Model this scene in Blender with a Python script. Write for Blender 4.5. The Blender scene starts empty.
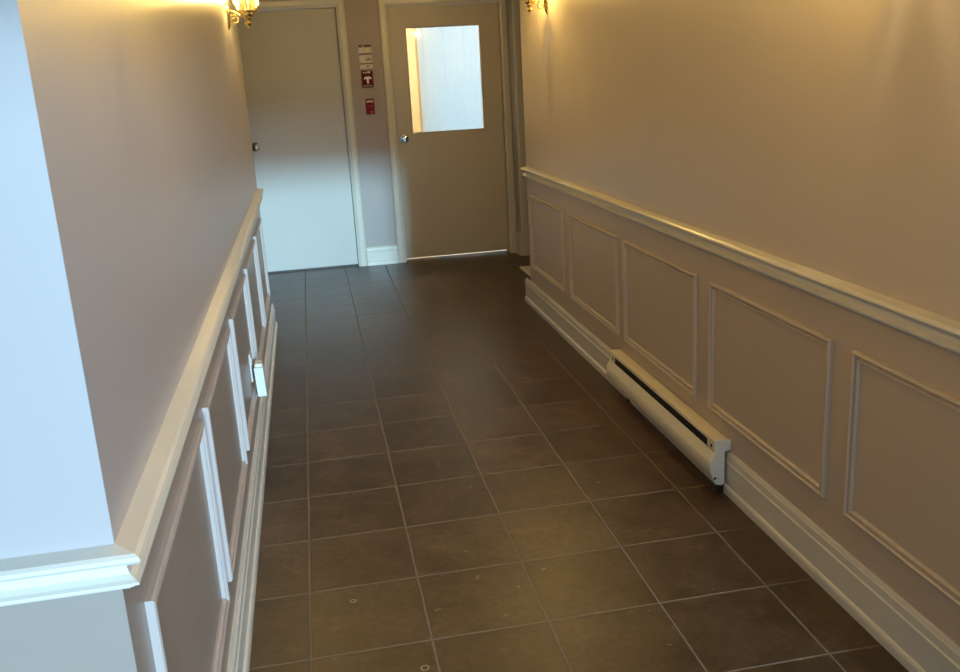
import bpy, bmesh, math, random
from mathutils import Vector, Matrix
random.seed(4)
C = bpy.context.scene.collection
sc = bpy.context.scene

# ------------------------------------------------------------------ camera, sky, sun, exposure
F_PX, YAW, PITCH, ROLL = 900.235, 0.174050, 0.266231, -0.0560626
CAM = Vector((0.13272, -2.15948, 1.48714))
cy, sy, cp, sp = math.cos(YAW), math.sin(YAW), math.cos(PITCH), math.sin(PITCH)
fw = Vector((sy*cp, cy*cp, -sp)); rt = Vector((cy, -sy, 0)); up = rt.cross(fw)
cr, sr = math.cos(ROLL), math.sin(ROLL)
rt, up = rt*cr + up*sr, up*cr - rt*sr
cd = bpy.data.cameras.new('camera'); cam = bpy.data.objects.new('camera', cd); C.objects.link(cam)
m = Matrix((rt, up, -fw)).transposed().to_4x4(); m.translation = CAM
cam.matrix_world = m
cd.sensor_width = 36; cd.lens = F_PX*36/960; cd.shift_y = -14.234/960; cd.clip_start = 0.02
sc.camera = cam

w = bpy.data.worlds.new('sky'); sc.world = w; w.use_nodes = True
bg = w.node_tree.nodes['Background']
bg.inputs[0].default_value = (0.50, 0.77, 1.0, 1); bg.inputs[1].default_value = 1.3

sd = bpy.data.lights.new('daylight', 'SUN'); sun = bpy.data.objects.new('daylight', sd); C.objects.link(sun)
sd.color = (0.40, 0.78, 1.0); sd.energy = 3.1; sd.angle = math.radians(2.6)
SUN_DIR = Vector((-0.105, 1, -0.130)).normalized()
sun.rotation_euler = SUN_DIR.to_track_quat('-Z', 'Y').to_euler()
sun.location = (0.5, -8, 3)

# added fill light beyond the opening, slanted in to put blue on the left wall
fd = bpy.data.lights.new('left_wall_fill', 'AREA'); fo = bpy.data.objects.new('left_wall_fill', fd); C.objects.link(fo)
fd.shape = 'RECTANGLE'; fd.size = 1.3; fd.size_y = 0.7; fd.energy = 1050; fd.color = (0.54, 0.75, 1.0)
fo.location = (2.85, -9.0, 2.62)
fo.rotation_euler = (Vector((-0.18, 1.0, 1.0)) - fo.location).to_track_quat('-Z', 'Y').to_euler()

LAMP_W = 35.0
LAMP_COL = (1.0, 0.83, 0.51)
sc.view_settings.view_transform = 'Standard'; sc.view_settings.look = 'None'
sc.view_settings.exposure = 0.0; sc.view_settings.gamma = 1; sc.view_settings.use_curve_mapping = False

# ------------------------------------------------------------------ materials
def nodes(name):
    M = bpy.data.materials.new(name); M.use_nodes = True
    nt = M.node_tree
    return M, nt, nt.nodes['Principled BSDF']

def plain(name, col, rough=0.5, metal=0.0, noise=0.0, nscale=30, bump=0.0, spec=0.5, stretch=None):
    M, nt, b = nodes(name)
    b.inputs['Base Color'].default_value = (*col, 1); b.inputs['Roughness'].default_value = rough
    b.inputs['Metallic'].default_value = metal; b.inputs['Specular IOR Level'].default_value = spec
    tc = nt.nodes.new('ShaderNodeNewGeometry'); mp = nt.nodes.new('ShaderNodeMapping')
    mp.inputs['Scale'].default_value = stretch or (1, 1, 1)
    nz = nt.nodes.new('ShaderNodeTexNoise'); nz.inputs['Scale'].default_value = nscale; nz.inputs['Detail'].default_value = 4
    nt.links.new(tc.outputs['Position'], mp.inputs[0]); nt.links.new(mp.outputs[0], nz.inputs[0])
    if noise:
        mx = nt.nodes.new('ShaderNodeMix'); mx.data_type = 'RGBA'
        mx.inputs[6].default_value = (*[c*(1-noise) for c in col], 1); mx.inputs[7].default_value = (*[min(1, c*(1+noise)) for c in col], 1)
        nt.links.new(nz.outputs[0], mx.inputs[0]); nt.links.new(mx.outputs[2], b.inputs['Base Color'])
    if bump:
        bp = nt.nodes.new('ShaderNodeBump'); bp.inputs['Strength'].default_value = bump; bp.inputs['Distance'].default_value = 0.002
        nt.links.new(nz.outputs[0], bp.inputs['Height']); nt.links.new(bp.outputs[0], b.inputs['Normal'])
    return M

T, TY = 0.33, 0.33315
def tile_floor(name):
    M, nt, b = nodes(name); N, L = nt.nodes, nt.links
    g = N.new('ShaderNodeNewGeometry'); sx = N.new('ShaderNodeSeparateXYZ'); L.new(g.outputs['Position'], sx.inputs[0])
    def math_(op, a, c=None, d=None):
        n = N.new('ShaderNodeMath'); n.operation = op
        for k, v in enumerate((a, c, d)):
            if v is None: continue
            if isinstance(v, (int, float)): n.inputs[k].default_value = v
            else: L.new(v, n.inputs[k])
        return n.outputs[0]
    wob = N.new('ShaderNodeTexNoise'); wob.inputs['Scale'].default_value = 14; L.new(g.outputs['Position'], wob.inputs[0])
    wv = math_('MULTIPLY', math_('SUBTRACT', wob.outputs[0], 0.5), 0.004)
    u = math_('DIVIDE', sx.outputs[0], T); v = math_('DIVIDE', sx.outputs[1], TY)
    def edge(t, size):   # distance to the nearest joint, metres
        fr = math_('FRACT', math_('ADD', t, 0.5)); return math_('MULTIPLY', math_('ABSOLUTE', math_('SUBTRACT', fr, 0.5)), size)
    e = math_('ADD', math_('MINIMUM', edge(u, T), edge(v, TY)), wv)
    gm = N.new('ShaderNodeMapRange'); gm.interpolation_type = 'SMOOTHSTEP'
    gm.inputs[1].default_value = 0.0020; gm.inputs[2].default_value = 0.0040; gm.inputs[3].default_value = 1; gm.inputs[4].default_value = 0
    L.new(e, gm.inputs[0])
    iv = N.new('ShaderNodeCombineXYZ'); L.new(math_('FLOOR', u), iv.inputs[0]); L.new(math_('FLOOR', v), iv.inputs[1])
    wn = N.new('ShaderNodeTexWhiteNoise'); wn.noise_dimensions = '3D'; L.new(iv.outputs[0], wn.inputs[0])
    # stone mottling, shifted tile by tile
    off = N.new('ShaderNodeVectorMath'); off.operation = 'MULTIPLY_ADD'; L.new(wn.outputs[1], off.inputs[0]); off.inputs[1].default_value = (3, 3, 3); L.new(g.outputs['Position'], off.inputs[2])
    n1 = N.new('ShaderNodeTexNoise'); n1.inputs['Scale'].default_value = 7; n1.inputs['Detail'].default_value = 7; n1.inputs['Roughness'].default_value = 0.62; L.new(off.outputs[0], n1.inputs[0])
    n2 = N.new('ShaderNodeTexNoise'); n2.inputs['Scale'].default_value = 45; n2.inputs['Detail'].default_value = 5; L.new(off.outputs[0], n2.inputs[0])
    cr_ = N.new('ShaderNodeValToRGB'); L.new(n1.outputs[0], cr_.inputs[0])
    cr_.color_ramp.elements[0].position = 0.3; cr_.color_ramp.elements[0].color = (0.038, 0.0205, 0.0095, 1)
    cr_.color_ramp.elements[1].position = 0.72; cr_.color_ramp.elements[1].color = (0.092, 0.053, 0.027, 1)
    br = N.new('ShaderNodeMapRange'); br.inputs[3].default_value = 0.82; br.inputs[4].default_value = 1.18; L.new(wn.outputs[0], br.inputs[0])
    hb = math_('MULTIPLY', br.outputs[0], math_('ADD', 0.35, math_('MULTIPLY', n2.outputs[0], 1.3)))
    tl = N.new('ShaderNodeVectorMath'); tl.operation = 'SCALE'; L.new(cr_.outputs[0], tl.inputs[0]); L.new(hb, tl.inputs['Scale'])
    # two small ring-shaped chips and a few scuffs
    mark = None
    for (mx_, my_, r_) in ((0.126, 0.254, 0.008), (0.294, -0.116, 0.010)):
        d = N.new('ShaderNodeVectorMath'); d.operation = 'DISTANCE'; L.new(g.outputs['Position'], d.inputs[0]); d.inputs[1].default_value = (mx_, my_, 0)
        k = math_('COMPARE', math_('ADD', d.outputs['Value'], wv), r_, 0.0022)
        mark = k if mark is None else math_('MAXIMUM', mark, k)
    sn = N.new('ShaderNodeTexNoise'); sn.inputs['Scale'].default_value = 23; sn.inputs['Detail'].default_value = 8; L.new(g.outputs['Position'], sn.inputs[0])
    sc_ = math_('MULTIPLY', math_('GREATER_THAN', sn.outputs[0], 0.71), 0.5)
    mark = math_('MAXIMUM', mark, sc_)
    mm = N.new('ShaderNodeMix'); mm.data_type = 'RGBA'; L.new(math_('MULTIPLY', mark, 0.6), mm.inputs[0]); L.new(tl.outputs[0], mm.inputs[6]); mm.inputs[7].default_value = (0.42, 0.36, 0.28, 1)
    fx = N.new('ShaderNodeMix'); fx.data_type = 'RGBA'; L.new(gm.outputs[0], fx.inputs[0]); L.new(mm.outputs[2], fx.inputs[6]); fx.inputs[7].default_value = (0.17, 0.125, 0.083, 1)
    L.new(fx.outputs[2], b.inputs['Base Color'])
    ro = math_('ADD', math_('ADD', 0.27, math_('MULTIPLY', n1.outputs[0], 0.2)), math_('MULTIPLY', gm.outputs[0], 0.6))
    L.new(ro, b.inputs['Roughness'])
    b.inputs['Specular IOR Level'].default_value = 0.5
    b1 = N.new('ShaderNodeBump'); b1.inputs['Strength'].default_value = 0.4; b1.inputs['Distance'].default_value = 0.002; L.new(n2.outputs[0], b1.inputs['Height'])
    lf = N.new('ShaderNodeTexNoise'); lf.inputs['Scale'].default_value = 5; lf.inputs['Detail'].default_value = 1; L.new(off.outputs[0], lf.inputs[0])
    b3 = N.new('ShaderNodeBump'); b3.inputs['Strength'].default_value = 0.2; b3.inputs['Distance'].default_value = 0.006; L.new(lf.outputs[0], b3.inputs['Height']); L.new(b1.outputs[0], b3.inputs['Normal'])
    b2 = N.new('ShaderNodeBump'); b2.invert = True; b2.inputs['Strength'].default_value = 0.7; b2.inputs['Distance'].default_value = 0.002
    L.new(gm.outputs[0], b2.inputs['Height']); L.new(b3.outputs[0], b2.inputs['Normal']); L.new(b2.outputs[0], b.inputs['Normal'])
    return M

def glassy(name, tint, gloss_rough=0.05, refl=0.12):
    # thin sheet glass: tinted see-through plus a mirror share
    M = bpy.data.materials.new(name); M.use_nodes = True; nt = M.node_tree; nt.nodes.clear()
    o = nt.nodes.new('ShaderNodeOutputMaterial'); t = nt.nodes.new('ShaderNodeBsdfTransparent'); t.inputs[0].default_value = (*tint, 1)
    gl = nt.nodes.new('ShaderNodeBsdfGlossy'); gl.inputs['Roughness'].default_value = gloss_rough
    mx = nt.nodes.new('ShaderNodeMixShader'); fr = nt.nodes.new('ShaderNodeLayerWeight'); fr.inputs[0].default_value = 0.3
    ml = nt.nodes.new('ShaderNodeMath'); ml.operation = 'MULTIPLY_ADD'; ml.inputs[1].default_value = 0.25; ml.inputs[2].default_value = refl*0.05
    nt.links.new(fr.outputs['Fresnel'], ml.inputs[0]); nt.links.new(ml.outputs[0], mx.inputs[0])
    nt.links.new(t.outputs[0], mx.inputs[1]); nt.links.new(gl.outputs[0], mx.inputs[2]); nt.links.new(mx.outputs[0], o.inputs[0])
    return M

def lantern_glass():
    # seeded amber glass: part see-through, part scattering
    M = bpy.data.materials.new('amber_lantern_glass'); M.use_nodes = True; nt = M.node_tree; nt.nodes.clear()
    o = nt.nodes.new('ShaderNodeOutputMaterial'); t = nt.nodes.new('ShaderNodeBsdfTransparent'); t.inputs[0].default_value = (1, 0.90, 0.62, 1)
    tr = nt.nodes.new('ShaderNodeBsdfTranslucent'); tr.inputs[0].default_value = (1, 0.86, 0.45, 1)
    gl = nt.nodes.new('ShaderNodeBsdfGlossy'); gl.inputs['Roughness'].default_value = 0.15
    n = nt.nodes.new('ShaderNodeTexNoise'); n.inputs['Scale'].default_value = 60; n.inputs['Detail'].default_value = 3
    r = nt.nodes.new('ShaderNodeMapRange'); r.inputs[1].default_value = 0.35; r.inputs[2].default_value = 0.65; r.inputs[3].default_value = 0.004; r.inputs[4].default_value = 0.014
    g = nt.nodes.new('ShaderNodeTexCoord'); nt.links.new(g.outputs['Object'], n.inputs[0]); nt.links.new(n.outputs[0], r.inputs[0])
    a = nt.nodes.new('ShaderNodeMixShader'); nt.links.new(r.outputs[0], a.inputs[0]); nt.links.new(t.outputs[0], a.inputs[1]); nt.links.new(tr.outputs[0], a.inputs[2])
    c = nt.nodes.new('ShaderNodeMixShader'); c.inputs[0].default_value = 0.08; nt.links.new(a.outputs[0], c.inputs[1]); nt.links.new(gl.outputs[0], c.inputs[2])
    nt.links.new(c.outputs[0], o.inputs[0]); return M

def sheer(name):
    M = bpy.data.materials.new(name); M.use_nodes = True; nt = M.node_tree; nt.nodes.clear()
    o = nt.nodes.new('ShaderNodeOutputMaterial'); tr = nt.nodes.new('ShaderNodeBsdfTranslucent'); d = nt.nodes.new('ShaderNodeBsdfDiffuse')
    g = nt.nodes.new('ShaderNodeNewGeometry'); wv = nt.nodes.new('ShaderNodeTexWave'); wv.bands_direction = 'Z'; wv.inputs['Scale'].default_value = 28
    wv.inputs['Distortion'].default_value = 0.4
    nt.links.new(g.outputs['Position'], wv.inputs[0])
    mx = nt.nodes.new('ShaderNodeMix'); mx.data_type = 'RGBA'; mx.inputs[6].default_value = (0.84, 0.86, 0.86, 1); mx.inputs[7].default_value = (0.92, 0.93, 0.92, 1)
    nt.links.new(wv.outputs[0], mx.inputs[0]); nt.links.new(mx.outputs[2], tr.inputs[0]); d.inputs[0].default_value = (0.8, 0.8, 0.8, 1)
    m_ = nt.nodes.new('ShaderNodeMixShader'); m_.inputs[0].default_value = 0.1
    nt.links.new(tr.outputs[0], m_.inputs[1]); nt.links.new(d.outputs[0], m_.inputs[2]); nt.links.new(m_.outputs[0], o.inputs[0]); return M

def emit(name, col, s):
    M = bpy.data.materials.new(name); M.use_nodes = True; nt = M.node_tree; nt.nodes.clear()
    o = nt.nodes.new('ShaderNodeOutputMaterial'); e = nt.nodes.new('ShaderNodeEmission'); e.inputs[0].default_value = (*col, 1); e.inputs[1].default_value = s
    nt.links.new(e.outputs[0], o.inputs[0]); return M

PAINT = plain('dimmed_satin_wall_paint', (0.39, 0.355, 0.35), 0.35, spec=0.5, noise=0.035, nscale=1, stretch=(4, 4, 0.4))  # same wall paint as PAINTR, darkened for the dimmer left side
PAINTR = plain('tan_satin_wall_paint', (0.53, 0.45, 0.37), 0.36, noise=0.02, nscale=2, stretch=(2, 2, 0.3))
WAINS = plain('taupe_wainscot_paint', (0.29, 0.243, 0.208), 0.34, noise=0.02)  # left wainscot, a darkened copy of the right one
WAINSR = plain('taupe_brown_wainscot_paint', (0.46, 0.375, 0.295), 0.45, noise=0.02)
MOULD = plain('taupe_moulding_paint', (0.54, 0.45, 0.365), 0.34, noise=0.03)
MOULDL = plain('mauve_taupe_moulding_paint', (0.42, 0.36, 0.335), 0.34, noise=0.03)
CREAM = plain('cream_trim_paint', (0.60, 0.565, 0.50), 0.30, noise=0.03, nscale=12)
DOORP = plain('cream_door_paint', (0.50, 0.45, 0.385), 0.38, noise=0.03, nscale=3, bump=0.05)
DOORG = plain('pale_grey_door_paint', (0.47, 0.45, 0.41), 0.38, noise=0.04, nscale=3, bump=0.05)
CEIL = plain('white_ceiling_paint', (0.75, 0.72, 0.66), 0.8, bump=0.1)
TILE = tile_floor('brown_stone_tile')
BRASS = plain('polished_brass', (0.80, 0.65, 0.32), 0.16, 1.0)
CHROME = plain('satin_chrome', (0.42, 0.41, 0.39), 0.15, 1.0)
BRONZE = plain('dark_bronze', (0.12, 0.09, 0.06), 0.28, 1.0)
HEAT = plain('cream_enamel', (0.74, 0.67, 0.52), 0.35, noise=0.02)
HEATW = plain('daylit_enamel_cap', (0.78, 0.78, 0.76), 0.4)  # heater enamel whitened to carry the daylight on the near end cap
BLACK = plain('black_slot', (0.006, 0.006, 0.007), 0.7)
RED = plain('red_enamel', (0.22, 0.004, 0.010), 0.5, spec=0.15)
DKRED = plain('dark_red_plastic', (0.12, 0.004, 0.009), 0.5, spec=0.15)
WHITEP = plain('white_plastic', (0.56, 0.57, 0.58), 0.35)
PAPER = plain('printed_paper', (0.66, 0.58, 0.54), 0.6, noise=0.22, nscale=55)
PAPER2 = plain('pale_lilac_paper', (0.72, 0.68, 0.72), 0.6, noise=0.14, nscale=60)
INK = plain('dark_printed_bar', (0.11, 0.045, 0.04), 0.6, noise=0.3, nscale=90)
YEL = plain('yellow_print', (0.75, 0.66, 0.30), 0.6)
GRAYP = plain('grey_print', (0.30, 0.26, 0.25), 0.6, noise=0.2, nscale=80)
GROUND = plain('concrete_paving', (0.32, 0.31, 0.30), 0.9, noise=0.1, nscale=4)
RUG = plain('patterned_mat', (0.85, 0.70, 0.62), 0.95, noise=0.55, nscale=28, bump=0.4)
RUGE = plain('mat_edge_binding', (0.85, 0.76, 0.68), 0.9)
GLASS = glassy('clear_door_glass', (0.95, 0.98, 0.98))
LGLASS = lantern_glass()
BULB = emit('lit_bulb', (1.0, 0.84, 0.40), 4)
SHEER = sheer('white_sheer_cloth')
DARKW = plain('dark_threshold', (0.07, 0.05, 0.035), 0.4)

# ------------------------------------------------------------------ mesh helpers
def obj(name, bm, mat, parent=None, base=None, smooth=False, bevel=0.0):
    """One mesh object; bm is in world (or the thing's own) coordinates, moved to its base point."""
    bmesh.ops.recalc_face_normals(bm, faces=bm.faces)
    off = Vector(parent['_base']) if parent is not None and '_base' in parent else Vector(base or (0, 0, 0))
    for v in bm.verts: v.co -= off
    me = bpy.data.meshes.new(name); bm.to_mesh(me); bm.free()
    if smooth:
        for p in me.polygons: p.use_smooth = True
        try: me.set_sharp_from_angle(angle=math.radians(35))
        except Exception: pass
    me.materials.append(mat)
    o = bpy.data.objects.new(name, me); C.objects.link(o)
    if parent is not None:
        o.parent = parent; o['_base'] = tuple(off)
    else:
        o.location = off; o['_base'] = tuple(off)
    if bevel:
        b = o.modifiers.new('bevel', 'BEVEL'); b.width = bevel; b.segments = 2; b.limit_method = 'ANGLE'
    return o

def tag(o, label=None, cat=None, group=None, kind=None):
    for k, v in (('label', label), ('category', cat), ('group', group), ('kind', kind)):
        if v: o[k] = v
    return o

def empty(name, loc, rz=0.0):
    o = bpy.data.objects.new(name, None); C.objects.link(o); o.location = loc; o.rotation_euler = (0, 0, rz)
    o.empty_display_size = 0.05; o['_base'] = tuple(loc); return o

def box(bm, x0, x1, y0, y1, z0, z1, fn=None):
    vs = [Vector((x, y, z)) for x in (x0, x1) for y in (y0, y1) for z in (z0, z1)]
    if fn: vs = [fn(*v) for v in vs]
    v = [bm.verts.new(p) for p in vs]
    for f in ((0, 1, 3, 2), (4, 6, 7, 5), (0, 4, 5, 1), (2, 3, 7, 6), (0, 2, 6, 4), (1, 5, 7, 3)): bm.faces.new([v[i] for i in f])
    return bm

def bx(*a, fn=None): return box(bmesh.new(), *a, fn=fn)

def rings(bm, rows, closed_path=False, cap=True):
    R = [[bm.verts.new(p) for p in row] for row in rows]
    n = len(R); k = len(R[0])
    for i in range(n if closed_path else n-1):
        a, b = R[i], R[(i+1) % n]
        for j in range(k): bm.faces.new((a[j], a[(j+1) % k], b[(j+1) % k], b[j]))
    if cap and not closed_path:
        bm.faces.new(R[0]); bm.faces.new(R[-1][::-1])
    return bm

class Frame:
    """wall plane: s along the wall, d out of the wall, z up"""
    def __init__(self, o, u, n): self.o, self.u, self.n = Vector(o), Vector(u), Vector(n)
    def __call__(self, s, d, z): return self.o + self.u*s + self.n*d + Vector((0, 0, z))

TH = 0.0045
FL = Frame((-0.18, -0.98, 0), (-math.sin(TH), math.cos(TH), 0), (math.cos(TH), math.sin(TH), 0))
FR = Frame((1.49, 0, 0), (0, 1, 0), (-1, 0, 0))
WALL_Y = 5.34
FF = Frame((0, WALL_Y, 0), (1, 0, 0), (0, -1, 0))
def ys(y): return y + 0.98                                             # world Y to the left wall's own s

def run(frame, prof, s0, s1):
    return rings(bmesh.new(), [[frame(s, d, z) for d, z in prof] for s in (s0, s1)])

def frame_moulding(frame, prof, s0, s1, z0, z1, closed=True):
    """moulding with profile (w, h): w measured inwards from the outer rectangle, h out of the wall"""
    if closed: corners = ((s0, z0, 1, 1), (s0, z1, 1, -1), (s1, z1, -1, -1), (s1, z0, -1, 1))
    rows = [[frame(s+a*wd, h, z+b*wd) for wd, h in prof] for s, z, a, b in corners]
    return rings(bmesh.new(), rows, closed_path=True)

def lathe(bm, prof, seg=20, fn=lambda v: v, cap=True):
    R = []
    for r, z in prof:
        R.append([bm.verts.new(fn(Vector((r*math.cos(2*math.pi*i/seg), r*math.sin(2*math.pi*i/seg), z)))) for i in range(seg)])
    for a, b in zip(R, R[1:]):
        for i in range(seg): bm.faces.new((a[i], a[(i+1) % seg], b[(i+1) % seg], b[i]))
    if cap: bm.faces.new(R[0][::-1]); bm.faces.new(R[-1])
    return bm

def tube(bm, pts, rad, seg=10):
    pts = [Vector(p) for p in pts]; rows = []
    ref = Vector((0, 1, 0.01))
    for i, p in enumerate(pts):
        t = (pts[min(i+1, len(pts)-1)] - pts[max(i-1, 0)]).normalized()
        a = t.cross(ref).normalized(); b = a.cross(t)
        r = rad[i] if isinstance(rad, (list, tuple)) else rad
        rows.append([p + a*(r*math.cos(2*math.pi*k/seg)) + b*(r*math.sin(2*math.pi*k/seg)) for k in range(seg)])
    return rings(bm, rows)

def prism(poly, z0, z1):
    bm = bmesh.new(); a = [bm.verts.new((x, y, z0)) for x, y in poly]; b = [bm.verts.new((x, y, z1)) for x, y in poly]
    bm.faces.new(a[::-1]); bm.faces.new(b); k = len(poly)
    for i in range(k): bm.faces.new((a[i], a[(i+1) % k], b[(i+1) % k], b[i]))
    return bm

def struct(name, bm, mat, label=None, **k):
    return tag(obj(name, bm, mat, **k), label, 'building', None, 'structure')

# ------------------------------------------------------------------ room shell
H = 2.46
L_END, R_END = 3.50, 3.53
XLE = FL(ys(L_END), 0, 0)
struct('floor', bx(-2.4, 3.0, -3.55, 7.4, -0.10, 0.0), TILE, 'brown square floor tiles with pale grout running down the hallway')
struct('ground', bx(-9, 9, -16, -3.56, -0.22, -0.06), GROUND, 'grey paving outside the entrance')
struct('ceiling', bx(-2.4, 3.0, -3.6, 7.4, H, H+0.12), CEIL, 'white hallway ceiling')
RAIL_B, RAIL_T = 0.845, 0.912
# left block: upper part in satin taupe, wainscot below the rail
left_poly = [(-0.18, -0.98), (XLE.x, XLE.y), (-2.2, 3.5), (-2.2, -0.98)]
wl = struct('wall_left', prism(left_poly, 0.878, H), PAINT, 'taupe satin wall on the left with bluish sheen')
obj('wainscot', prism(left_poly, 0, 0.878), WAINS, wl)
R_NEAR = -1.19
rb = [(1.49, R_NEAR), (2.8, R_NEAR), (2.8, R_END), (1.49, R_END)]
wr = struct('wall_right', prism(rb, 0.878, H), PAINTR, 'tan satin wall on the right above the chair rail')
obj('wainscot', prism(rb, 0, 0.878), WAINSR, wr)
# the left wall's near end, a lighter face turned to the entrance
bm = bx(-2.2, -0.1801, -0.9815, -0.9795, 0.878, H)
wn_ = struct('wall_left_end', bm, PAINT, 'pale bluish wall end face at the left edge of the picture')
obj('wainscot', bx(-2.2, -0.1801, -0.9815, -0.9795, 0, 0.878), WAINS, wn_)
# far wall with its two door openings
D1 = (-0.352, 0.445, 2.062)      # leaf x0, x1, top
D2 = (0.853, 1.750, 2.052)
bm = bmesh.new()
for (a, b, z0, z1) in ((-2.2, D1[0]-0.022, 0, H), (D1[0]-0.022, D1[1]+0.022, D1[2]+0.022, H), (D1[1]+0.022, D2[0]-0.022, 0, H),
                       (D2[0]-0.022, D2[1]+0.022, D2[2]+0.022, H), (D2[1]+0.022, 2.9, 0, H)):
    box(bm, a, b, WALL_Y, WALL_Y+0.12, z0, z1)
struct('wall_far', bm, plain('mauve_taupe_wall_paint', (0.33, 0.27, 0.25), 0.4, noise=0.02), 'taupe end wall between the two doors')
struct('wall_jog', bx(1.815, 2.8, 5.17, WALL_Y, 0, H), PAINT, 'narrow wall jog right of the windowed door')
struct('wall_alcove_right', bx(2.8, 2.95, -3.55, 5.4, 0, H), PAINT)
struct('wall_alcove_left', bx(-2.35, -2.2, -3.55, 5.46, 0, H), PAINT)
bm = bmesh.new()
EX0, EX1, EZ = -1.25, 2.6, 1.94  # unseen wall, its opening sized to shape the daylight beam
for (a, b, z0, z1) in ((-2.35, EX0, 0, H), (EX0, EX1, EZ, H), (EX1, 2.95, 0, H)): box(bm, a, b, -3.55, -3.4, z0, z1)
struct('wall_unseen_entrance', bm, PAINT)
# little lobby behind the windowed door
struct('wall_lobby_left', bx(0.30, 0.45, WALL_Y+0.12, 7.4, 0, H), CEIL)
struct('wall_lobby_right', bx(2.8, 2.95, WALL_Y, 7.4, 0, H), CEIL)
bm = bmesh.new()
for (a, b, z0, z1) in ((0.30, 1.305, 0, H), (1.305, 2.6, 0, 0.25), (1.305, 2.6, 2.3, H), (2.6, 2.95, 0, H)): box(bm, a, b, 7.2, 7.35, z0, z1)
struct('wall_lobby', bm, plain('cream_lobby_paint', (0.66, 0.52, 0.30), 0.7), 'cream wall seen through the door glass')
ll = bpy.data.lights.new('lobby_fill_light', 'POINT'); ll.energy = 110; ll.color = (1.0, 0.86, 0.62); ll.shadow_soft_size = 0.12  # added unseen lamp, brightens the cream strip and the door sill
lo = bpy.data.objects.new('lobby_fill_light', ll); C.objects.link(lo); lo.location = (1.95, 6.1, 2.30)
# cloth blind on the lobby window
bm = bmesh.new(); n = 90; prev = None
for i in range(n+1):
    x = 1.295 + (2.66-1.295)*i/n
    y = 7.165 + 0.003*math.sin(i*0.9) + 0.002*math.sin(i*2.3+1)
    cur = [bm.verts.new((x, y, 0.2)), bm.verts.new((x, y, 2.34)), bm.verts.new((x, y+0.002, 2.34)), bm.verts.new((x, y+0.002, 0.2))]
    if prev:
        for j in range(4): bm.faces.new((prev[j], prev[(j+1) % 4], cur[(j+1) % 4], cur[j]))
    prev = cur
cu = obj('sheer_curtain', bm, SHEER, base=(1.96, 7.17, 0.2), smooth=True)
tag(cu, 'white sheer curtain glowing behind the door glass', 'curtain')

# ------------------------------------------------------------------ chair rails and baseboards
RAIL = [(0, 0), (0.030, -0.004), (0.036, -0.008), (0.038, -0.013), (0.035, -0.018), (0.022, -0.0205), (0.014, -0.025), (0.014, -0.034),
        (0.017, -0.042), (0.024, -0.048), (0.030, -0.051), (0.030, -0.0545), (0.026, -0.0565), (0.021, -0.057), (0.021, -0.061), (0.017, -0.0615), (0.014, -0.067), (0, -0.067)]
RAIL_L = [(d, 0.903+z*0.94) for d, z in RAIL]; RAIL = [(d, RAIL_T+z) for d, z in RAIL]
BASE = [(0, 0.158), (0.008, 0.157), (0.0105, 0.153), (0.0085, 0.149), (0.0125, 0.146), (0.0130, 0.123), (0.0165, 0.119), (0.0165, 0.113), (0.0135, 0.110),
        (0.0135, 0.034), (0.019, 0.031), (0.022, 0.025), (0.0225, 0.018), (0.0225, 0), (0, 0)]
def corner_run(prof, s_end, x_far):
    P1 = FL(0, 0, 0); rows = []
    rows.append([FL(s_end, d, z) for d, z in prof])
    rows.append([Vector((P1.x + d*(1+math.tan(TH)), P1.y - d, z)) for d, z in prof])
    rows.append([Vector((x_far, P1.y - d, z)) for d, z in prof])
    return rings(bmesh.new(), rows)
t1 = struct('trim_1', corner_run(RAIL_L, ys(L_END-0.01), -2.2), CREAM, 'cream chair rail on the left wall wrapping round its corner')
t2 = struct('trim_2', run(FR, RAIL, R_NEAR+0.01, R_END-0.0), CREAM, 'cream chair rail along the right wall')
b1 = struct('baseboard_left', corner_run(BASE, ys(L_END+0.09), -2.2), CREAM, 'cream stepped baseboard along the left wall')
b2 = struct('baseboard_right', run(FR, BASE, R_NEAR+0.01, R_END+0.10), CREAM, 'cream stepped baseboard along the right wall behind the heater')
b3 = struct('baseboard_far', run(FF, BASE, 0.521, 0.779), CREAM, 'short cream baseboard between the two doors')
FJ = Frame((1.815, 5.17, 0), (0, 1, 0), (-1, 0, 0))
struct('baseboard_jog', run(FJ, [(d*0.8, z*1.2) for d, z in BASE], 0.0, 0.15), CREAM)

PANEL = [(0, 0), (0, 0.009), (0.002, 0.013), (0.007, 0.015), (0.011, 0.012), (0.012, 0.0035), (0.018, 0.003), (0.0195, 0.010), (0.024, 0.010), (0.027, 0.005), (0.027, 0)]
for a, b in ((-0.876, -0.106), (-0.012, 0.735), (0.862, 1.625), (1.735, 2.505), (2.61, 3.30)):
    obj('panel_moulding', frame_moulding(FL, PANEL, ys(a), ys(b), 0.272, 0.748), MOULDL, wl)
for a, b in ((-0.90, -0.117), (-0.014, 0.757), (0.876, 1.667), (1.757, 2.548), (2.668, 3.430)):
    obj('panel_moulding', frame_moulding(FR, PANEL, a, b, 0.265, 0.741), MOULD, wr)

# ------------------------------------------------------------------ doors
CASE = [(0, 0), (0, 0.011), (0.010, 0.013), (0.014, 0.017), (0.046, 0.019), (0.058, 0.016), (0.064, 0.010), (0.064, 0)]
def casing(frame, s0, s1, zt, wid=0.064):
    k = wid/0.064
    rows = []
    for s, z, a, b in ((s0, 0, -1, 0), (s0, zt, -1, 1), (s1, zt, 1, 1), (s1, 0, 1, 0)):
        rows.append([frame(s+a*wd*k, h, z+b*wd*k) for wd, h in CASE])
    return rings(bmesh.new(), rows)

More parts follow.
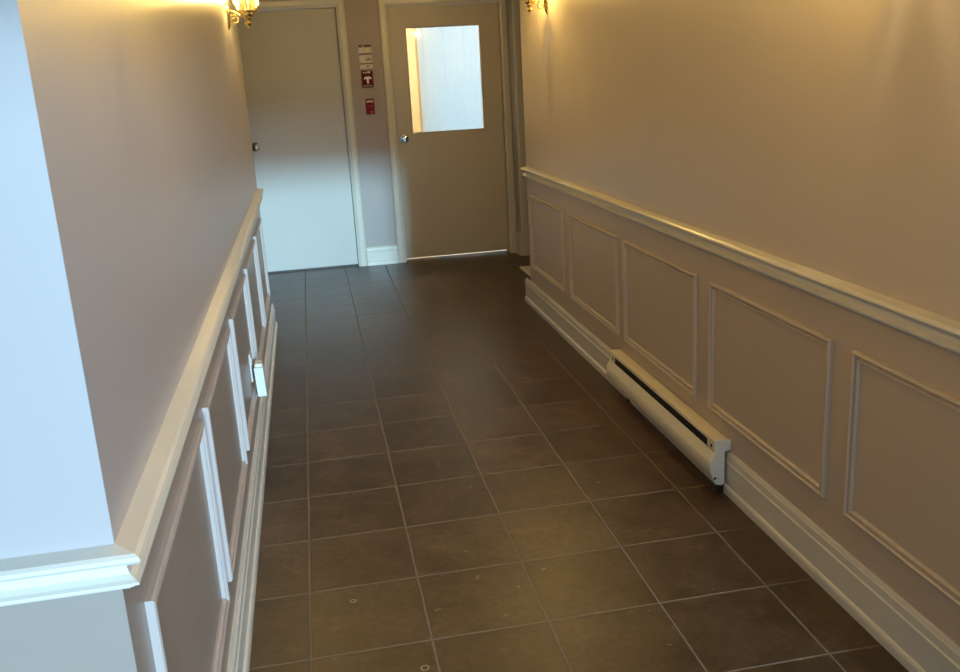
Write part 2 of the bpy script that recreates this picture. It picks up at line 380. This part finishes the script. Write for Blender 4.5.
def knob(parent, x, z, yface, mat, rose_mat):
    o = Vector((x, yface, z))
    fn = lambda v: o + Vector((v.x, -v.z, v.y))
    k = obj('door_knob', lathe(bmesh.new(), [(0.012, 0.006), (0.011, 0.030), (0.016, 0.034), (0.025, 0.040), (0.0285, 0.048), (0.0285, 0.056), (0.024, 0.064), (0.012, 0.067), (0.004, 0.0665)], 24, fn), mat, parent, smooth=True)
    obj('rose', lathe(bmesh.new(), [(0.036, 0.0), (0.036, 0.003), (0.032, 0.008), (0.014, 0.010)], 28, fn), rose_mat, k, smooth=True)
    obj('keyhole', lathe(bmesh.new(), [(0.005, 0.066), (0.005, 0.0685), (0.002, 0.069)], 12, fn), mat, k)
    return k

LEAF_Y = WALL_Y + 0.045
def jambs(x0, x1, zt):
    bm = bmesh.new()
    for a, b in ((x0-0.022, x0-0.003), (x1+0.003, x1+0.022)): box(bm, a, b, WALL_Y+0.0005, WALL_Y+0.1195, 0, zt+0.021)
    box(bm, x0-0.003, x1+0.003, WALL_Y+0.0005, WALL_Y+0.1195, zt+0.003, zt+0.021)
    # stops behind the leaf edges
    box(bm, x0-0.003, x0+0.009, LEAF_Y+0.0405, LEAF_Y+0.052, 0, zt+0.002); box(bm, x1-0.009, x1+0.003, LEAF_Y+0.0405, LEAF_Y+0.052, 0, zt+0.002)
    return bm

d1 = empty('door_1', (0.05, WALL_Y, 0)); tag(d1, 'plain cream door at the left end lit bluish at its foot', 'door', None, 'structure')
obj('leaf', bx(D1[0], D1[1], LEAF_Y, LEAF_Y+0.04, 0.012, D1[2]), DOORG, d1, bevel=0.0015)
obj('casing', casing(FF, D1[0]-0.010, D1[1]+0.010, D1[2]+0.010), CREAM, d1, bevel=0)
obj('jamb', jambs(*D1), CREAM, d1)
obj('threshold', bx(D1[0], D1[1], LEAF_Y+0.002, LEAF_Y+0.10, 0.0005, 0.006), DARKW, d1)
knob(d1, D1[0]+0.068, 1.035, LEAF_Y, BRONZE, BRONZE)

d2 = empty('door_2', (1.30, WALL_Y, 0)); tag(d2, 'cream door with a large bright glazed pane and chrome knob', 'door', None, 'structure')
W2 = (0.988, 1.588, 1.064, 1.886)
def cut_leaf(x0, x1, z0, z1, w_):
    bm = bmesh.new(); a, b, c, d = w_
    y0, y1 = LEAF_Y, LEAF_Y+0.04
    O = [(x0, z0), (x1, z0), (x1, z1), (x0, z1)]; I = [(a, c), (b, c), (b, d), (a, d)]
    vo = [[bm.verts.new((x, y, z)) for x, z in O] for y in (y0, y1)]; vi = [[bm.verts.new((x, y, z)) for x, z in I] for y in (y0, y1)]
    for i in range(4):
        j = (i+1) % 4
        bm.faces.new((vo[0][i], vo[0][j], vi[0][j], vi[0][i])); bm.faces.new((vo[1][i], vi[1][i], vi[1][j], vo[1][j]))
        bm.faces.new((vo[0][i], vo[1][i], vo[1][j], vo[0][j])); bm.faces.new((vi[0][i], vi[0][j], vi[1][j], vi[1][i]))
    return bm
obj('leaf', cut_leaf(D2[0], D2[1], 0.021, D2[2], W2), DOORP, d2)
GB = [(0, 0), (0, 0.004), (0.004, 0.006), (0.010, 0.004), (0.012, 0), ]
FD = Frame((0, LEAF_Y, 0), (1, 0, 0), (0, -1, 0))
pane = obj('pane', bx(W2[0]+0.001, W2[1]-0.001, LEAF_Y+0.017, LEAF_Y+0.022, W2[2]+0.001, W2[3]-0.001), GLASS, d2)
tag(pane, 'clear glass pane showing bright daylight')
obj('glazing_bead', frame_moulding(FD, [(-0.008, 0), (-0.008, 0.003), (-0.002, 0.005), (0.002, 0.003), (0.002, -0.01), (-0.004, -0.0)], W2[0], W2[1], W2[2], W2[3]), DOORP, d2)
obj('casing', casing(FF, D2[0]-0.010, D2[1]+0.002, D2[2]+0.006), CREAM, d2)
obj('jamb', jambs(*D2), CREAM, d2)
obj('threshold', bx(D2[0], D2[1], LEAF_Y+0.041, LEAF_Y+0.30, 0.0005, 0.006), WHITEP, d2)
knob(d2, D2[0]+0.062, 1.022, LEAF_Y, CHROME, CHROME)

FJ2 = Frame((0, 5.17, 0), (1, 0, 0), (0, -1, 0))
d3 = empty('door_3', (2.3, 5.17, 0)); tag(d3, 'cream doorway trim at the far right beside the windowed door', 'door', None, 'structure')
obj('casing', casing(FJ2, 1.885, 2.70, 2.06, 0.070), CREAM, d3)
obj('leaf', bx(1.887, 2.698, 5.160, 5.169, 0.012, 2.058), DOORP, d3)

# ------------------------------------------------------------------ electric baseboard heater
HY0, HY1 = 0.585, 1.735
ht = empty('baseboard_heater', (1.47, (HY0+HY1)/2, 0)); tag(ht, 'long cream electric baseboard heater on the right wall with a black slot', 'heater')
def hp(prof, y0, y1): return rings(bmesh.new(), [[Vector((1.49-d, y, z)) for d, z in prof] for y in (y0, y1)])
e_ = 0.012
# back and top shell
obj('shell', hp([(0.026, 0.040), (0.026, 0.166), (0.002, 0.167), (0.002, 0.199), (0.0275, 0.2025), (0.056, 0.2045), (0.0585, 0.203), (0.0585, 0.190), (0.0565, 0.190), (0.0565, 0.200), (0.030, 0.198), (0.030, 0.040)], HY0+e_, HY1-e_), HEAT, ht)
obj('front_panel', hp([(0.0585, 0.160), (0.0620, 0.150), (0.0735, 0.128), (0.0765, 0.116), (0.0765, 0.098), (0.0735, 0.084), (0.0620, 0.056), (0.0520, 0.040), (0.0500, 0.041),
                       (0.0600, 0.058), (0.0715, 0.086), (0.0740, 0.100), (0.0740, 0.115), (0.0715, 0.127), (0.0600, 0.148), (0.0570, 0.158)], HY0+e_, HY1-e_), HEAT, ht, smooth=True)
obj('slot', hp([(0.031, 0.05), (0.052, 0.06), (0.052, 0.192), (0.031, 0.192)], HY0+0.075, HY1-0.055), BLACK, ht)
CAPP = [(0.024, 0.042), (0.024, 0.163), (0.001, 0.165), (0.001, 0.202), (0.0275, 0.2055), (0.057, 0.207), (0.0605, 0.204), (0.0590, 0.178), (0.0605, 0.160), (0.0640, 0.150), (0.0755, 0.128), (0.0785, 0.116), (0.0785, 0.098), (0.0755, 0.084), (0.064, 0.056), (0.054, 0.038), (0.034, 0.034)]
obj('end_cap', hp(CAPP, HY0, HY0+e_), HEATW, ht, bevel=0.001)
obj('end_cap', hp(CAPP, HY1-e_, HY1), HEAT, ht, bevel=0.001)
for y0, y1 in ((HY0+e_, HY0+0.075), (HY1-0.055, HY1-e_)):
    c = obj('slot_end', hp([(0.031, 0.16), (0.0565, 0.160), (0.0565, 0.189), (0.031, 0.192)], y0, y1), HEAT, ht)
    fn = lambda v, y=y0*0.55+y1*0.45: Vector((1.49-0.0565-v.z, y+v.x, 0.174+v.y))
    obj('screw', lathe(bmesh.new(), [(0.007, -0.001), (0.007, 0.001), (0.003, 0.0015)], 12, fn), BLACK, c)
fn = lambda v: Vector((1.49-0.060+v.x, HY0-v.z, 0.064+v.y))
obj('cap_hole', lathe(bmesh.new(), [(0.005, -0.001), (0.005, 0.0006), (0.002, 0.0008)], 12, fn), BLACK, ht)
for y0, y1, d in ((HY0+0.006, HY0+0.03, 0.044), (HY1-0.18, HY1-0.15, 0.031)): obj('foot', bx(1.49-d, 1.49-0.026, y0, y1, 0.0, 0.044), BLACK, ht)

# ------------------------------------------------------------------ outlet and plug-in box on the left wall
OY = 1.47
ou = empty('wall_outlet', FL(ys(OY), 0, 0.40)); tag(ou, 'pale outlet plate low on the left wall behind the plugged box', 'outlet')
obj('plate', bx(ys(OY)-0.036, ys(OY)+0.036, 0.0, 0.006, 0.335, 0.452, fn=lambda s, d, z: FL(s, d, z)), CREAM, ou, bevel=0.002)
obj('socket', bx(ys(OY)-0.017, ys(OY)+0.017, 0.006, 0.008, 0.402, 0.434, fn=lambda s, d, z: FL(s, d, z)), WHITEP, ou)
pb = empty('plug_in_box', FL(ys(OY), 0.01, 0.26)); tag(pb, 'small white plug-in box hanging on the left wall panel', 'adapter')
obj('case', bx(ys(OY)-0.03, ys(OY)+0.03, 0.013, 0.050, 0.268, 0.392, fn=lambda s, d, z: FL(s, d+ (0.392-z)*0.03, z)), WHITEP, pb, bevel=0.003)
obj('top_clip', bx(ys(OY)-0.026, ys(OY)+0.026, 0.018, 0.048, 0.393, 0.408, fn=lambda s, d, z: FL(s, d, z)), CREAM, pb, bevel=0.002)
obj('plug', bx(ys(OY)-0.014, ys(OY)+0.014, 0.0062, 0.0128, 0.345, 0.385, fn=lambda s, d, z: FL(s, d, z)), BLACK, pb)

# ------------------------------------------------------------------ notices and alarm devices between the doors
def fb(x0, x1, z0, z1, d0, d1): return bx(x0, x1, d0, d1, z0, z1, fn=lambda s, d, z: FF(s, d, z))
no = empty('notice_sheet', (0.648, WALL_Y, 1.59)); tag(no, 'printed notice sheet in dark-headed blocks above the red pull station', 'notice')
obj('sheet', fb(0.597, 0.701, 1.592, 1.765, 0.0004, 0.002), PAPER, no)
for z0, z1 in ((1.756, 1.774), (1.698, 1.709), (1.625, 1.634)): obj('header_bar', fb(0.598, 0.700, z0, z1, 0.0021, 0.003), INK, no)
for z0, z1 in ((1.711, 1.753), (1.637, 1.695), (1.594, 1.622)): obj('left_column', fb(0.599, 0.640, z0, z1, 0.0021, 0.0026), PAPER2, no)
obj('yellow_block', fb(0.652, 0.680, 1.722, 1.747, 0.0021, 0.0026), YEL, no)
obj('text_block', fb(0.650, 0.690, 1.652, 1.672, 0.0021, 0.0026), GRAYP, no)
obj('text_block', fb(0.648, 0.672, 1.603, 1.614, 0.0021, 0.0026), GRAYP, no)
bm = bmesh.new(); tri = [(0.625, 1.758), (0.642, 1.758), (0.632, 1.772)]
rings(bm, [[FF(x, d, z) for x, z in tri] for d in (0.0031, 0.0036)]); obj('triangle_mark', bm, PAPER2, no)

ps = empty('fire_pull_station', (0.648, WALL_Y, 1.45)); tag(ps, 'dark red fire pull station with a white T-shaped handle', 'fire alarm')
obj('housing', fb(0.604, 0.690, 1.449, 1.577, 0.0, 0.042), DKRED, ps, bevel=0.004)
bm = bmesh.new(); Tz = [(0.617, 1.510), (0.619, 1.522), (0.630, 1.530), (0.664, 1.530), (0.676, 1.522), (0.678, 1.510), (0.656, 1.512), (0.654, 1.476), (0.641, 1.476), (0.639, 1.512)]
rings(bm, [[FF(x, d, z) for x, z in Tz] for d in (0.0425, 0.052)]); obj('pull_handle', bm, plain('ivory_plastic', (0.85, 0.80, 0.66), 0.4), ps)
for a, b in ((0.614, 0.625), (0.631, 0.640), (0.646, 0.672)): obj('lettering', fb(a, b, 1.556, 1.568 if a < 0.64 else 1.571, 0.0422, 0.0428), PAPER, ps)
for k in range(6): obj('lettering', fb(0.613+k*0.0115, 0.622+k*0.0115, 1.456, 1.4635, 0.0422, 0.0428), PAPER, ps)
rp = empty('red_alarm_plate', (0.650, WALL_Y, 1.236)); tag(rp, 'bright red wall plate with two screws below the pull station', 'fire alarm')
obj('plate', fb(0.616, 0.686, 1.236, 1.358, 0.0, 0.016), RED, rp, bevel=0.002)
for k in range(5): obj('lettering', fb(0.6225+k*0.0115, 0.632+k*0.0115, 1.330, 1.345, 0.0162, 0.0168), PAPER2, rp)
for x in (0.634, 0.664):
    fn = lambda v, x=x: FF(x+v.x, 0.016+v.z, 1.300+v.y)
    obj('screw', lathe(bmesh.new(), [(0.0045, 0), (0.0045, 0.001), (0.002, 0.002)], 12, fn), CHROME, rp)
obj('lettering', fb(0.652, 0.668, 1.250, 1.257, 0.0162, 0.0168), PAPER, rp)

# ------------------------------------------------------------------ floor mat in the right alcove
mt = empty('floor_mat', (2.1, 4.25, 0)); tag(mt, 'patterned floor mat poking out past the right wall end', 'mat')
obj('pile', bx(1.705, 2.5, 3.83, 4.665, 0.001, 0.012), RUG, mt)
bm = bmesh.new()
box(bm, 1.68, 1.705, 3.8, 4.69, 0.0005, 0.010); box(bm, 2.5, 2.525, 3.8, 4.69, 0.0005, 0.010); box(bm, 1.705, 2.5, 3.8, 3.83, 0.0005, 0.010); box(bm, 1.705, 2.5, 4.665, 4.69, 0.0005, 0.010)
obj('binding', bm, RUGE, mt)

# ------------------------------------------------------------------ brass lantern sconces (local: +X out of the wall)
AX = 0.100
def sconce():
    r = empty('wall_sconce', (0, 0, 0))
    # backplate: stretched oval with a stepped rim, tapering to a tail
    bm = bmesh.new(); out = []
    for k in range(28):
        a = 2*math.pi*k/28; s = math.sin(a)
        out.append((0.030*math.cos(a)*(1-0.25*max(0, -s)), 0.064*s))
    rows = [[Vector((d, y*f, 0.005+z*f)) for y, z in out] for d, f in ((0.0, 1), (0.005, 1), (0.009, 0.86), (0.012, 0.80), (0.016, 0.5))]
    obj('backplate', rings(bm, rows), BRASS, r, smooth=True)
    # arm swinging out to the cup, with a scroll below
    arm = [(0.012, 0, 0.028), (0.025, 0, 0.030), (0.042, 0, 0.024), (0.058, 0, 0.012), (0.072, 0, 0.005), (AX-0.02, 0, 0.004)]
    obj('arm', tube(bmesh.new(), arm, [0.008, 0.0065, 0.006, 0.006, 0.0065, 0.008]), BRASS, r, smooth=True)
    scr = []
    for k in range(22):
        a = math.radians(120 - k*20); rr = 0.024*(1-k/30)
        scr.append((0.034+rr*math.cos(a), 0, -0.012+rr*math.sin(a)))
    obj('scroll', tube(bmesh.new(), [(0.052, 0, 0.014)]+scr, 0.0038), BRASS, r, smooth=True)
    fin = [(0.001, -0.080), (0.004, -0.077), (0.0055, -0.072), (0.003, -0.066), (0.005, -0.062), (0.012, -0.056), (0.0165, -0.047), (0.013, -0.039), (0.006, -0.034), (0.008, -0.030),
           (0.014, -0.025), (0.016, -0.019), (0.012, -0.014), (0.018, -0.010), (0.026, -0.004), (0.030, 0.002), (0.031, 0.010), (0.028, 0.015), (0.031, 0.020), (0.034, 0.024), (0.020, 0.026)]
    fin = [(a, 0.026+(b-0.026)*0.78) for a, b in fin]
    ax = lambda v: Vector((AX+v.x, v.y, v.z))
    obj('finial_cup', lathe(bmesh.new(), fin, 24, ax), BRASS, r, smooth=True)
    # tulip of six glass panels
    prof = [(0.050, 0.026), (0.061, 0.045), (0.071, 0.070), (0.078, 0.100), (0.080, 0.130), (0.076, 0.165), (0.068, 0.195)]
    def hexp(rad, z, k): a = math.radians(60*k+30); return Vector((AX+rad*math.cos(a), rad*math.sin(a), z))
    for k in range(6):
        bm = bmesh.new(); P = []
        for rad, z in prof:
            a, b = hexp(rad, z, k), hexp(rad, z, k+1); P.append([bm.verts.new(a.lerp(b, 0.03)), bm.verts.new(a.lerp(b, 0.97))])
        for p, q in zip(P, P[1:]): bm.faces.new((p[0], p[1], q[1], q[0]))
        g = obj('glass_panel', bm, LGLASS, r)
        so = g.modifiers.new('thick', 'SOLIDIFY'); so.thickness = 0.002
    for k in range(6): obj('rib', tube(bmesh.new(), [hexp(rad+0.001, z, k) for rad, z in prof], 0.0032, 8), BRASS, r, smooth=True)
    hexrim = lambda rad, z, t: tube(bmesh.new(), [hexp(rad, z, k) for k in range(7)], t, 8)
    obj('lower_rim', hexrim(0.050, 0.026, 0.004), BRASS, r, smooth=True); obj('upper_rim', hexrim(0.069, 0.197, 0.005), BRASS, r, smooth=True)
    obj('candle_sleeve', lathe(bmesh.new(), [(0.011, 0.024), (0.011, 0.070), (0.009, 0.072)], 14, ax), plain('ivory_sleeve', (0.8, 0.74, 0.6), 0.5), r, smooth=True)
    obj('bulb', lathe(bmesh.new(), [(0.006, 0.072), (0.012, 0.082), (0.0165, 0.095), (0.0155, 0.108), (0.010, 0.122), (0.004, 0.134), (0.001, 0.138)], 16, ax), BULB, r, smooth=True)
    return r
def copy_tree(o, parent=None):
    c = o.copy(); C.objects.link(c)
    if parent is not None: c.parent = parent
    for ch in list(o.children):
        if ch.type == 'MESH': copy_tree(ch, c)
    return c
LZ = 1.850
s0 = sconce()
spots = [(FL(ys(2.62), 0, LZ-0.022), TH, 'brass lantern sconce on the far left wall near the plain door'),
         (Vector((1.49, 2.88, LZ)), math.pi, 'brass lantern sconce at the far end of the right wall'),
         (FL(ys(-0.40), 0, LZ), TH, 'brass lantern sconce on the left wall nearest the viewer'),
         (Vector((1.49, -0.28, LZ)), math.pi, 'brass lantern sconce on the right wall nearest the viewer')]
for i, (p, rz, lab) in enumerate(spots):
    o = s0 if i == 0 else copy_tree(s0)
    o.location = p; o.rotation_euler = (0, 0, rz)
    tag(o, lab, 'wall lamp', 'brass wall sconces along the hallway')
    ld = bpy.data.lights.new('sconce_light', 'POINT'); ld.energy = LAMP_W; ld.color = LAMP_COL; ld.shadow_soft_size = 0.019; ld.use_soft_falloff = False
    lo = bpy.data.objects.new('sconce_light', ld); C.objects.link(lo); lo.parent = o; lo.location = (AX, 0, 0.105)

for o in bpy.data.objects:
    if '_base' in o: del o['_base']
